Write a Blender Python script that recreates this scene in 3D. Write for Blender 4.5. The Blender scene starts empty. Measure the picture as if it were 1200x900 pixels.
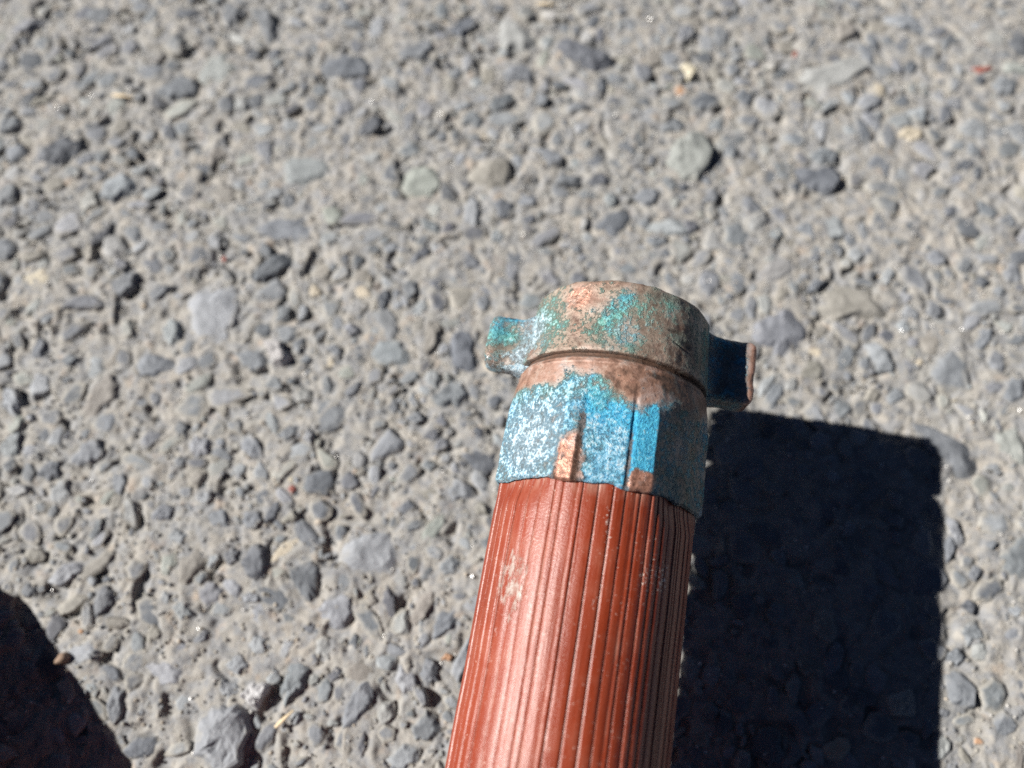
import bpy, math, random
import numpy as np
from mathutils import Vector

# ------------------------------------------------------------------ camera, light, exposure
SC = bpy.context.scene
F_PX, TAU, CAM_H = 910.0, math.radians(19.3), 0.20602
cam_d = bpy.data.cameras.new("camera")
cam = bpy.data.objects.new("camera", cam_d)
SC.collection.objects.link(cam)
cam.location = (0, 0, CAM_H)
cam.rotation_euler = (TAU, 0, 0)
cam_d.sensor_fit = 'HORIZONTAL'
cam_d.sensor_width = 36.0
cam_d.lens = 36.0 * F_PX / 1200.0
cam_d.clip_start = 0.005
cam_d.clip_end = 100.0
cam_d.dof.use_dof = True
cam_d.dof.focus_distance = 0.152
cam_d.dof.aperture_fstop = 7.6
SC.camera = cam

SUN_EL, SUN_AZ = math.radians(38.28), math.radians(-81.9)      # azimuth from +Y towards +X
world = bpy.data.worlds.new("World")
SC.world = world
world.use_nodes = True
wn = world.node_tree.nodes
sky = wn.new("ShaderNodeTexSky")
sky.sky_type = 'NISHITA'
sky.sun_disc = False
sky.sun_elevation = SUN_EL
sky.sun_rotation = SUN_AZ
sky.air_density = 0.15
sky.dust_density = 0.0
sky.ozone_density = 0.3
wn["Background"].inputs[1].default_value = 0.05
world.node_tree.links.new(sky.outputs[0], wn["Background"].inputs[0])

sun_d = bpy.data.lights.new("sun", 'SUN')
sun_d.energy = 5.0
sun_d.angle = math.radians(0.53)
sun_d.color = (1.0, 0.965, 0.91)
sun = bpy.data.objects.new("sun", sun_d)
SC.collection.objects.link(sun)
sdir = Vector((math.sin(SUN_AZ) * math.cos(SUN_EL), math.cos(SUN_AZ) * math.cos(SUN_EL), math.sin(SUN_EL)))
sun.rotation_euler = sdir.to_track_quat('Z', 'Y').to_euler()
sun.location = sdir * 2

SC.view_settings.view_transform = 'Standard'
SC.view_settings.look = 'None'
SC.view_settings.gamma = 1.0
SC.view_settings.exposure = 0.88
SC.cycles.use_denoising = False
SC.cycles.max_bounces = 6
SC.cycles.sample_clamp_indirect = 3.0

rng = np.random.default_rng(11)
random.seed(11)

# ------------------------------------------------------------------ helpers
def px_ground(x, y):
    """ground point (z = 0) under a pixel of the 1200 x 900 photograph"""
    ct, st = math.cos(TAU), math.sin(TAU)
    u, v = (x - 600) / F_PX, (450 - y) / F_PX
    d = np.array([u, v * ct + st, v * st - ct])
    s = CAM_H / -d[2]
    return d[0] * s, d[1] * s

def _hash(ix, iy, iz, seed):
    h = (ix * 374761393 + iy * 668265263 + iz * 2147483647 + seed * 974634777) & 0xFFFFFFFF
    h = ((h ^ (h >> 13)) * 1274126177) & 0xFFFFFFFF
    h = ((h ^ (h >> 16)) * 2246822519) & 0xFFFFFFFF
    return ((h ^ (h >> 15)) & 0xFFFFFF) / float(0xFFFFFF)

def vnoise(x, y, z=None, seed=0):
    """smooth value noise in 0..1"""
    x = np.asarray(x, float); y = np.asarray(y, float)
    z = np.zeros_like(x) if z is None else np.asarray(z, float)
    fx, fy, fz = np.floor(x), np.floor(y), np.floor(z)
    ix, iy, iz = fx.astype(np.int64), fy.astype(np.int64), fz.astype(np.int64)
    tx, ty, tz = x - fx, y - fy, z - fz
    tx, ty, tz = [t * t * t * (t * (t * 6 - 15) + 10) for t in (tx, ty, tz)]
    out = 0
    for k in ((0, 1) if np.any(tz) else (0,)):
        wz = tz if k else 1 - tz
        a = _hash(ix, iy, iz + k, seed) * (1 - tx) + _hash(ix + 1, iy, iz + k, seed) * tx
        b = _hash(ix, iy + 1, iz + k, seed) * (1 - tx) + _hash(ix + 1, iy + 1, iz + k, seed) * tx
        out = out + wz * (a * (1 - ty) + b * ty)
    return out

def fbm(x, y, z=None, seed=0, octaves=4):
    s, a, tot, f = 0, 1.0, 0, 1.0
    for o in range(octaves):
        s = s + a * vnoise(x * f, y * f, None if z is None else z * f, seed + o * 17)
        tot += a; a *= 0.5; f *= 2.03
    return s / tot

def sstep(a, b, x):
    t = np.clip((x - a) / (b - a), 0, 1)
    return t * t * (3 - 2 * t)

def mesh_np(name, V, Q, smooth=True):
    """mesh from a vertex array and an (n,3) or (n,4) face array"""
    V = np.asarray(V, np.float32); Q = np.asarray(Q, np.int32)
    me = bpy.data.meshes.new(name)
    n, k = Q.shape
    me.vertices.add(len(V)); me.vertices.foreach_set("co", V.ravel())
    me.loops.add(n * k); me.loops.foreach_set("vertex_index", Q.ravel())
    me.polygons.add(n)
    me.polygons.foreach_set("loop_start", np.arange(0, n * k, k, dtype=np.int32))
    me.polygons.foreach_set("loop_total", np.full(n, k, np.int32))
    me.polygons.foreach_set("use_smooth", np.full(n, smooth, bool))
    me.update(calc_edges=True)
    return me

def attr_f(me, name, data):
    a = me.attributes.new(name, 'FLOAT', 'POINT')
    a.data.foreach_set("value", np.asarray(data, np.float32).ravel())

def attr_c(me, name, data):
    a = me.attributes.new(name, 'FLOAT_COLOR', 'POINT')
    d = np.asarray(data, np.float32)
    if d.shape[1] == 3:
        d = np.concatenate([d, np.ones((len(d), 1), np.float32)], 1)
    a.data.foreach_set("color", d.ravel())

def add(name, me, mat=None, parent=None):
    o = bpy.data.objects.new(name, me)
    SC.collection.objects.link(o)
    if mat is not None:
        me.materials.append(mat)
    if parent is not None:
        o.parent = parent
    return o

def grid_faces(nu, nv, wrap_u=False):
    """quads of a (nv, nu) vertex grid, u fastest"""
    iu = np.arange(nu if wrap_u else nu - 1); iv = np.arange(nv - 1)
    U, W = np.meshgrid(iu, iv)
    a = W * nu + U; b = W * nu + (U + 1) % nu
    return np.stack([a, b, b + nu, a + nu], -1).reshape(-1, 4)

class NT:
    """a short hand for building node materials"""
    def __init__(s, name):
        s.m = bpy.data.materials.new(name); s.m.use_nodes = True
        s.t = s.m.node_tree; s.n = s.t.nodes; s.b = s.n["Principled BSDF"]
    def new(s, kind, ins=None, **props):
        nd = s.n.new(kind)
        for k, v in props.items():
            setattr(nd, k, v)
        for k, v in (ins or {}).items():
            s.put(nd.inputs[k], v)
        return nd
    def put(s, sock, v):
        if isinstance(v, bpy.types.NodeSocket):
            s.t.links.new(v, sock)
        elif isinstance(v, bpy.types.Node):
            s.t.links.new(v.outputs[0], sock)
        else:
            sock.default_value = v
    def set(s, **kw):
        for k, v in kw.items():
            s.put(s.b.inputs[k.replace('_', ' ')], v)
    def coord(s, scale=(1, 1, 1), src='Object'):
        c = s.new("ShaderNodeTexCoord")
        return s.new("ShaderNodeMapping", {"Vector": c.outputs[src], "Scale": scale}).outputs[0]
    def noise(s, vec, scale, detail=4, rough=0.55, dist=0.0):
        return s.new("ShaderNodeTexNoise", {"Vector": vec, "Scale": scale, "Detail": detail, "Roughness": rough, "Distortion": dist}).outputs[0]
    def voro(s, vec, scale, feature='F1', out=0):
        return s.new("ShaderNodeTexVoronoi", {"Vector": vec, "Scale": scale}, feature=feature).outputs[out]
    def ramp(s, fac, stops):
        r = s.new("ShaderNodeValToRGB", {"Fac": fac})
        e = r.color_ramp.elements
        while len(e) < len(stops):
            e.new(0.5)
        for el, (p, c) in zip(e, stops):
            el.position = p
            el.color = (c, c, c, 1) if isinstance(c, (int, float)) else (*c, 1)
        return r.outputs[0]
    def math(s, op, a, b=None, clamp=False):
        nd = s.new("ShaderNodeMath", {0: a}, operation=op, use_clamp=clamp)
        if b is not None:
            s.put(nd.inputs[1], b)
        return nd.outputs[0]
    def mix(s, fac, a, b, mode='MIX'):
        nd = s.new("ShaderNodeMix", data_type='RGBA', blend_type=mode)
        s.put(nd.inputs[0], fac)
        for i, v in ((6, a), (7, b)):
            s.put(nd.inputs[i], (*v, 1) if isinstance(v, tuple) and len(v) == 3 else v)
        return nd.outputs[2]
    def attr(s, name, out='Fac'):
        return s.new("ShaderNodeAttribute", attribute_name=name).outputs[out]
    def bump(s, height, strength, dist, normal=None):
        nd = s.new("ShaderNodeBump", {"Height": height, "Strength": strength, "Distance": dist})
        if normal is not None:
            s.put(nd.inputs["Normal"], normal)
        return nd.outputs[0]

# ------------------------------------------------------------------ materials
DUST = (0.335, 0.285, 0.232)

def mat_matrix():
    m = NT("worn_asphalt_mortar"); v = m.coord()
    big = m.noise(v, 45, 4)
    mid = m.noise(v, 260, 5, 0.6)
    fine = m.noise(v, 1300, 4, 0.6)
    col = m.mix(m.ramp(big, [(0.34, 0.0), (0.66, 1.0)]), (0.262, 0.256, 0.242), (0.310, 0.288, 0.258))
    col = m.mix(m.ramp(mid, [(0.40, 0.9), (0.57, 0.0)]), col, (0.205, 0.210, 0.220))
    col = m.mix(m.math('MULTIPLY', m.ramp(fine, [(0.30, 1.0), (0.44, 0.0)]), 0.45), col, (0.11, 0.108, 0.108))
    col = m.mix(m.math('MULTIPLY', m.ramp(fine, [(0.58, 0.0), (0.72, 1.0)]), 0.6), col, (0.47, 0.43, 0.38))
    rust = m.ramp(m.noise(v, 170, 3), [(0.60, 0.0), (0.74, 0.45)])
    col = m.mix(rust, col, (0.37, 0.27, 0.19))
    hgt = m.math('ADD', m.math('MULTIPLY', fine, 0.6), m.math('MULTIPLY', mid, 0.6))
    m.set(Base_Color=col, Roughness=0.85, Normal=m.bump(hgt, 0.6, 0.0008))
    m.b.inputs["Specular IOR Level"].default_value = 0.4
    return m.m

def mat_stone():
    m = NT("crushed_stone"); v = m.coord()
    tone = m.attr("tone", "Color"); dust = m.attr("dust", "Fac")
    n1 = m.noise(v, 260, 5, 0.6); n2 = m.noise(v, 1400, 4, 0.6)
    col = m.mix(m.ramp(n1, [(0.3, 0.0), (0.7, 1.0)]), m.mix(0.45, tone, (0, 0, 0), 'MIX'), m.mix(0.12, tone, (0.6, 0.6, 0.6)))
    col = m.mix(0.35, col, tone)
    col = m.mix(m.math('MULTIPLY', m.ramp(n2, [(0.62, 0.0), (0.74, 1.0)]), 0.45), col, (0.50, 0.49, 0.46))
    col = m.mix(m.math('MULTIPLY', m.ramp(n2, [(0.28, 1.0), (0.40, 0.0)]), 0.4), col, (0.05, 0.052, 0.058))
    dn = m.math('ADD', dust, m.math('MULTIPLY', m.math('SUBTRACT', m.noise(v, 420, 5, 0.65), 0.5), 1.5))
    dfac = m.ramp(dn, [(0.38, 0.0), (0.88, 0.9)])
    dcol = m.mix(n2, (0.212, 0.203, 0.184), (0.375, 0.352, 0.310))
    col = m.mix(dfac, col, dcol)
    hgt = m.math('ADD', m.math('MULTIPLY', n1, 0.5), m.math('MULTIPLY', n2, 0.35))
    m.set(Base_Color=col, Roughness=m.ramp(n1, [(0.3, 0.62), (0.7, 0.85)]), Normal=m.bump(hgt, 0.55, 0.0010))
    m.b.inputs["Specular IOR Level"].default_value = 0.4
    return m.m

def mat_quartz():
    m = NT("quartz_grain")
    m.set(Base_Color=(0.55, 0.53, 0.50, 1), Roughness=0.27)
    m.b.inputs["Specular IOR Level"].default_value = 0.8
    return m.m

def mat_rubber():
    m = NT("red_ribbed_rubber"); v = m.coord((1, 1, 1))
    streak = m.noise(m.coord((1, 0.035, 1)), 1900, 4, 0.6)
    fine = m.noise(v, 2600, 3, 0.6); big = m.noise(v, 70, 3)
    col = m.mix(m.ramp(big, [(0.35, 0.0), (0.65, 1.0)]), (0.178, 0.024, 0.0072), (0.215, 0.031, 0.010))
    col = m.mix(m.math('MULTIPLY', m.ramp(streak, [(0.42, 0.0), (0.75, 1.0)]), 0.22), col, (0.36, 0.11, 0.065))
    gd = m.attr("groove")
    gdu = m.math('MULTIPLY', gd, m.ramp(m.noise(m.coord((1, 0.2, 1)), 500, 4, 0.6), [(0.45, 0.0), (0.65, 0.6)]))
    col = m.mix(gdu, col, (0.34, 0.20, 0.15))
    far = m.attr("lying")
    col = m.mix(m.math('MULTIPLY', far, 0.8), col, (0.20, 0.165, 0.14))  # greys the unseen coil to keep its red bounce out of the shadow
    # dried mud, scuffs and pale specks
    sc = m.attr("scuff")
    mud = m.math('ADD', sc, m.math('MULTIPLY', m.math('SUBTRACT', m.noise(m.coord((1, 0.28, 1)), 1000, 6, 0.75), 0.5), 3.6))
    mudf = m.ramp(mud, [(0.60, 0.0), (0.78, 0.8)])
    col = m.mix(mudf, col, (0.31, 0.26, 0.225))
    sp = m.math('ADD', m.attr("speck"), m.math('MULTIPLY', m.math('SUBTRACT', m.noise(v, 1700, 3, 0.7), 0.5), 2.6))
    spf = m.ramp(sp, [(0.86, 0.0), (0.95, 0.95)])
    col = m.mix(spf, col, (0.62, 0.54, 0.48))
    gen = m.ramp(m.noise(v, 1900, 2, 0.5), [(0.70, 0.0), (0.74, 0.7)])
    col = m.mix(gen, col, (0.55, 0.40, 0.34))
    film = m.ramp(m.noise(v, 150, 5, 0.65), [(0.48, 0.0), (0.8, 0.22)])
    col = m.mix(film, col, (0.42, 0.20, 0.14))
    rgh = m.math('ADD', m.math('MULTIPLY', streak, 0.30), 0.24)
    hgt = m.math('ADD', m.math('MULTIPLY', streak, 0.7), m.math('ADD', m.math('MULTIPLY', fine, 0.35), m.math('MULTIPLY', mudf, 0.8)))
    m.set(Base_Color=col, Roughness=rgh, Normal=m.bump(hgt, 0.35, 0.0005))
    m.b.inputs["Specular IOR Level"].default_value = 0.46
    return m.m

def mat_patina():
    """corroded copper alloy. mask: R turquoise, G chalky crust, B bare metal, A darker metal"""
    m = NT("corroded_copper"); v = m.coord()
    a = m.new("ShaderNodeAttribute", attribute_name="mask")
    sep = m.new("ShaderNodeSeparateColor", {0: a.outputs["Color"]})
    R, G, B, A = sep.outputs[0], sep.outputs[1], sep.outputs[2], a.outputs["Alpha"]
    n0 = m.noise(v, 150, 5, 0.6); n1 = m.noise(v, 430, 6, 0.68); n2 = m.noise(v, 1300, 5, 0.7)
    n3 = m.noise(v, 2600, 3, 0.7)
    # metal
    cop = m.mix(m.ramp(n1, [(0.38, 0.0), (0.60, 1.0)]), (0.105, 0.060, 0.042), (0.32, 0.175, 0.122))
    cop = m.mix(m.ramp(n0, [(0.46, 0.0), (0.62, 0.7)]), cop, (0.42, 0.245, 0.185))
    cop = m.mix(m.math('MULTIPLY', m.ramp(n2, [(0.28, 1.0), (0.42, 0.0)]), 0.8), cop, (0.075, 0.038, 0.025))
    bare = m.ramp(m.math('ADD', B, m.math('MULTIPLY', m.math('SUBTRACT', n1, 0.5), 1.6)), [(0.5, 0.0), (0.68, 1.0)])
    cop = m.mix(bare, cop, m.mix(m.ramp(n2, [(0.36, 0.0), (0.60, 1.0)]), (0.15, 0.07, 0.045), (0.52, 0.265, 0.19)))
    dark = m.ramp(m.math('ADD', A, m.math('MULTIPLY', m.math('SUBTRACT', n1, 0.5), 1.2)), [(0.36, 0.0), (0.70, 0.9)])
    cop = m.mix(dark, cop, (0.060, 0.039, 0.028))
    # verdigris
    blue = m.mix(m.ramp(n2, [(0.36, 0.0), (0.62, 1.0)]), (0.020, 0.235, 0.45), (0.09, 0.54, 0.76))
    green = m.mix(m.ramp(n2, [(0.36, 0.0), (0.64, 1.0)]), (0.05, 0.24, 0.21), (0.26, 0.53, 0.46))
    hue = m.ramp(m.math('ADD', m.attr("hue"), m.math('MULTIPLY', m.math('SUBTRACT', n0, 0.5), 1.3)), [(0.3, 0.0), (0.7, 1.0)])
    verd = m.mix(hue, green, blue)
    soft = m.ramp(m.math('ADD', R, m.math('MULTIPLY', m.math('SUBTRACT', m.mix(0.6, n0, n1), 0.5), 1.9)), [(0.20, 0.0), (0.80, 0.75)])
    softc = m.mix(hue, m.mix(n1, (0.17, 0.235, 0.195), (0.42, 0.47, 0.40)), m.mix(n1, (0.10, 0.22, 0.28), (0.33, 0.47, 0.50)))
    cop = m.mix(soft, cop, softc)
    tfac = m.ramp(m.math('ADD', R, m.math('MULTIPLY', m.math('SUBTRACT', m.mix(0.5, n1, n2), 0.5), 3.0)), [(0.52, 0.0), (0.82, 1.0)])
    col = m.mix(tfac, cop, verd)
    # chalky crust, grainy white over grey blue
    g1 = m.ramp(m.mix(0.5, n3, n2), [(0.36, 0.0), (0.66, 1.0)])
    chalk = m.mix(g1, (0.16, 0.34, 0.47), (0.76, 0.85, 0.88))
    chalk = m.mix(m.ramp(n1, [(0.40, 0.45), (0.56, 0.0)]), chalk, (0.16, 0.23, 0.28))
    cfac = m.ramp(m.math('ADD', G, m.math('MULTIPLY', m.math('SUBTRACT', m.mix(0.6, n1, n2), 0.5), 2.8)), [(0.40, 0.0), (0.85, 1.0)])
    col = m.mix(cfac, col, chalk)
    gri = m.ramp(m.math('ADD', m.attr("grime_shade"), m.math('MULTIPLY', m.math('SUBTRACT', m.mix(0.5, n1, n2), 0.5), 3.0)), [(0.50, 0.0), (0.75, 0.85)])
    col = m.mix(gri, col, m.mix(n2, (0.05, 0.032, 0.024), (0.17, 0.095, 0.065)))
    crust = m.math('MAXIMUM', tfac, cfac)
    metal = m.math('MULTIPLY', m.math('SUBTRACT', 1.0, crust), m.math('ADD', 0.15, m.math('MULTIPLY', bare, 0.3)))
    rgh = m.mix(crust, m.mix(bare, (0.55, 0.55, 0.55), (0.42, 0.42, 0.42)), (0.92, 0.92, 0.92))
    hgt = m.math('ADD', m.math('MULTIPLY', n1, 0.45), m.math('MULTIPLY', m.math('MULTIPLY', m.mix(0.5, n2, n3), crust), 1.5))
    hgt = m.math('ADD', hgt, m.math('MULTIPLY', crust, 0.35))
    m.set(Base_Color=col, Metallic=metal, Roughness=rgh, Normal=m.bump(hgt, 0.8, 0.0010))
    return m.m

def mat_plain(name, a, b, scale=900, rough=0.8):
    m = NT(name); v = m.coord()
    n = m.noise(v, scale, 4, 0.6)
    m.set(Base_Color=m.mix(n, a, b), Roughness=rough, Normal=m.bump(n, 0.5, 0.0006))
    return m.m

M_MATRIX, M_STONE, M_QUARTZ, M_RUBBER, M_PATINA = mat_matrix(), mat_stone(), mat_quartz(), mat_rubber(), mat_patina()

# ------------------------------------------------------------------ the ground sheet
def gz_smooth(x, y):
    return (fbm(x * 28, y * 28, seed=3, octaves=2) - 0.5) * 0.0016

def gz(x, y):
    z = gz_smooth(x, y)
    wx = x + (vnoise(x * 150, y * 150, seed=61) - 0.5) * 0.006
    wy = y + (vnoise(x * 150, y * 150, seed=62) - 0.5) * 0.006
    z = z + (fbm(x * 60 + 4, y * 60, seed=14, octaves=2) - 0.5) * 0.0010
    z = z + (fbm(wx * 110, wy * 110, seed=21, octaves=3) - 0.5) * 0.0016
    l = vnoise(wx * 300, wy * 300, seed=41)
    z = z - np.abs(l - 0.5) * 0.0013 + 0.0003
    z = z + (vnoise(wx * 620, wy * 620, seed=55) - 0.5) * 0.00055
    z = z + (vnoise(x * 1300, y * 1300, seed=56) - 0.5) * 0.00025
    pit = sstep(0.70, 0.86, vnoise(wx * 170, wy * 170, seed=77))
    return z - pit * 0.0012

def axis_pts(lo, hi, step, far, n):
    core = np.arange(lo, hi + step / 2, step)
    g = step * np.cumsum(1.22 ** np.arange(1, n + 1))
    g = g * 1.0
    g = g[g < far]
    return np.concatenate([lo - g[::-1], core, hi + g])

gx = axis_pts(-0.215, 0.215, 0.00058, 5.0, 60)
gy = axis_pts(-0.075, 0.262, 0.00058, 5.0, 60)
GX, GY = np.meshgrid(gx, gy)
X, Y = GX.ravel(), GY.ravel()
fade = 1 - sstep(0.4, 1.2, np.maximum(np.abs(X), np.abs(Y)))
Z = gz(X, Y) * fade
me = mesh_np("ground", np.stack([X, Y, Z], 1), grid_faces(len(gx), len(gy)))
ground = add("ground", me, M_MATRIX)
ground["kind"] = "structure"
ground["label"] = "worn grey asphalt with bluish stones set in sandy beige mortar"

# ------------------------------------------------------------------ stones in the ground
TONES = {  # real stone colours
    'd': (0.102, 0.113, 0.133), 'm': (0.160, 0.173, 0.193), 'l': (0.245, 0.260, 0.280),
    'p': (0.275, 0.282, 0.280), 'g': (0.255, 0.268, 0.252), 't': (0.225, 0.212, 0.190),
    'c': (0.46, 0.40, 0.31), 'r': (0.26, 0.075, 0.055), 'k': (0.075, 0.08, 0.095), 'w': (0.46, 0.46, 0.45),
    'o': (0.36, 0.20, 0.11),
}

def stone_arrays(poly, prot, seed, n=22, rings=(1.0, 0.93, 0.86, 0.77, 0.66, 0.52, 0.36, 0.18), tilt=0.16, grow=1.10):
    """top shell of one crushed stone sunk in the mortar: outline poly (k,2) around its centre, prot = how far it stands proud"""
    r = np.random.default_rng(seed)
    poly = np.asarray(poly, float)
    if np.sum(poly[:, 0] * np.roll(poly[:, 1], -1) - np.roll(poly[:, 0], -1) * poly[:, 1]) < 0:
        poly = poly[::-1]
    seg = np.linalg.norm(np.roll(poly, -1, 0) - poly, axis=1)
    cum = np.concatenate([[0], np.cumsum(seg)])
    s = np.linspace(0, cum[-1], n, endpoint=False)
    pts = np.stack([np.interp(s, cum, np.append(poly[:, k], poly[0, k])) for k in (0, 1)], 1)
    pts = 0.97 * pts + 0.015 * (np.roll(pts, 1, 0) + np.roll(pts, -1, 0))
    size = math.sqrt(np.ptp(poly[:, 0]) * np.ptp(poly[:, 1]))
    pts = pts * grow * (1 + r.normal(0, 0.05, (n, 1)))
    ta = r.uniform(0, 2 * math.pi); tm = r.uniform(0.15, 1.0) * tilt
    planes = []
    for k in range(r.integers(3, 6)):                       # broken faces
        an = r.uniform(0, 2 * math.pi)
        planes.append((math.cos(an), math.sin(an), r.uniform(0.2, 0.7), r.uniform(0.10, 0.42) * size))
    dist = np.linalg.norm(pts, axis=1)
    ang = np.arctan2(pts[:, 1], pts[:, 0])
    ph = r.uniform(0, 6.28, 3)
    wid = 0.40 + 0.24 * np.sin(ang + ph[0]) + 0.12 * np.sin(2 * ang + ph[1]) + 0.08 * np.sin(5 * ang + ph[2])
    wid = np.clip(wid, 0.10, 0.75)
    pts = pts * (1 + 0.06 * np.sign(np.sin(ang * 3 + ph[0]))[:, None] * r.uniform(0, 1))
    rimz = -0.35 * prot - 0.035 * size
    V, D = [], []
    for q in rings:
        p = pts * q
        z = prot + tm * (math.cos(ta) * p[:, 0] + math.sin(ta) * p[:, 1])
        for cx, cy, sl, off in planes:
            z = np.minimum(z, prot + 0.02 * size - sl * (p[:, 0] * cx + p[:, 1] * cy - off))
        z = np.minimum(z, rimz + (1.15 * prot - rimz) * np.minimum(1.2, (1 - q) / wid))
        u = p / size
        z = z + (vnoise(u[:, 0] * 4 + seed, u[:, 1] * 4 + 3.3, seed=2) - 0.5) * prot * 0.34 * (q < 0.95)
        z = z + (vnoise(u[:, 0] * 9 + seed, u[:, 1] * 9 + 3.3, seed=4) - 0.5) * prot * 0.26 * (q < 0.95)
        V.append(np.column_stack([p, z])); D.append(np.clip((q - 0.50) / 0.45, 0, 1) * np.ones(n))
    V.append(np.array([[0, 0, V[-1][:, 2].mean()]])); D.append(np.array([0.0]))
    V = np.concatenate(V); D = np.concatenate(D)
    D = np.maximum(D * 0.9, 1.0 * (1 - sstep(rimz, prot * 0.9, V[:, 2])))
    F = []
    R = len(rings)
    for k in range(R - 1):
        for i in range(n):
            a, b = k * n + i, k * n + (i + 1) % n
            F += [(a, b, b + n), (a, b + n, a + n)]
    c = R * n
    for i in range(n):
        F.append(((R - 1) * n + i, (R - 1) * n + (i + 1) % n, c))
    return V, np.array(F), D

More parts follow.
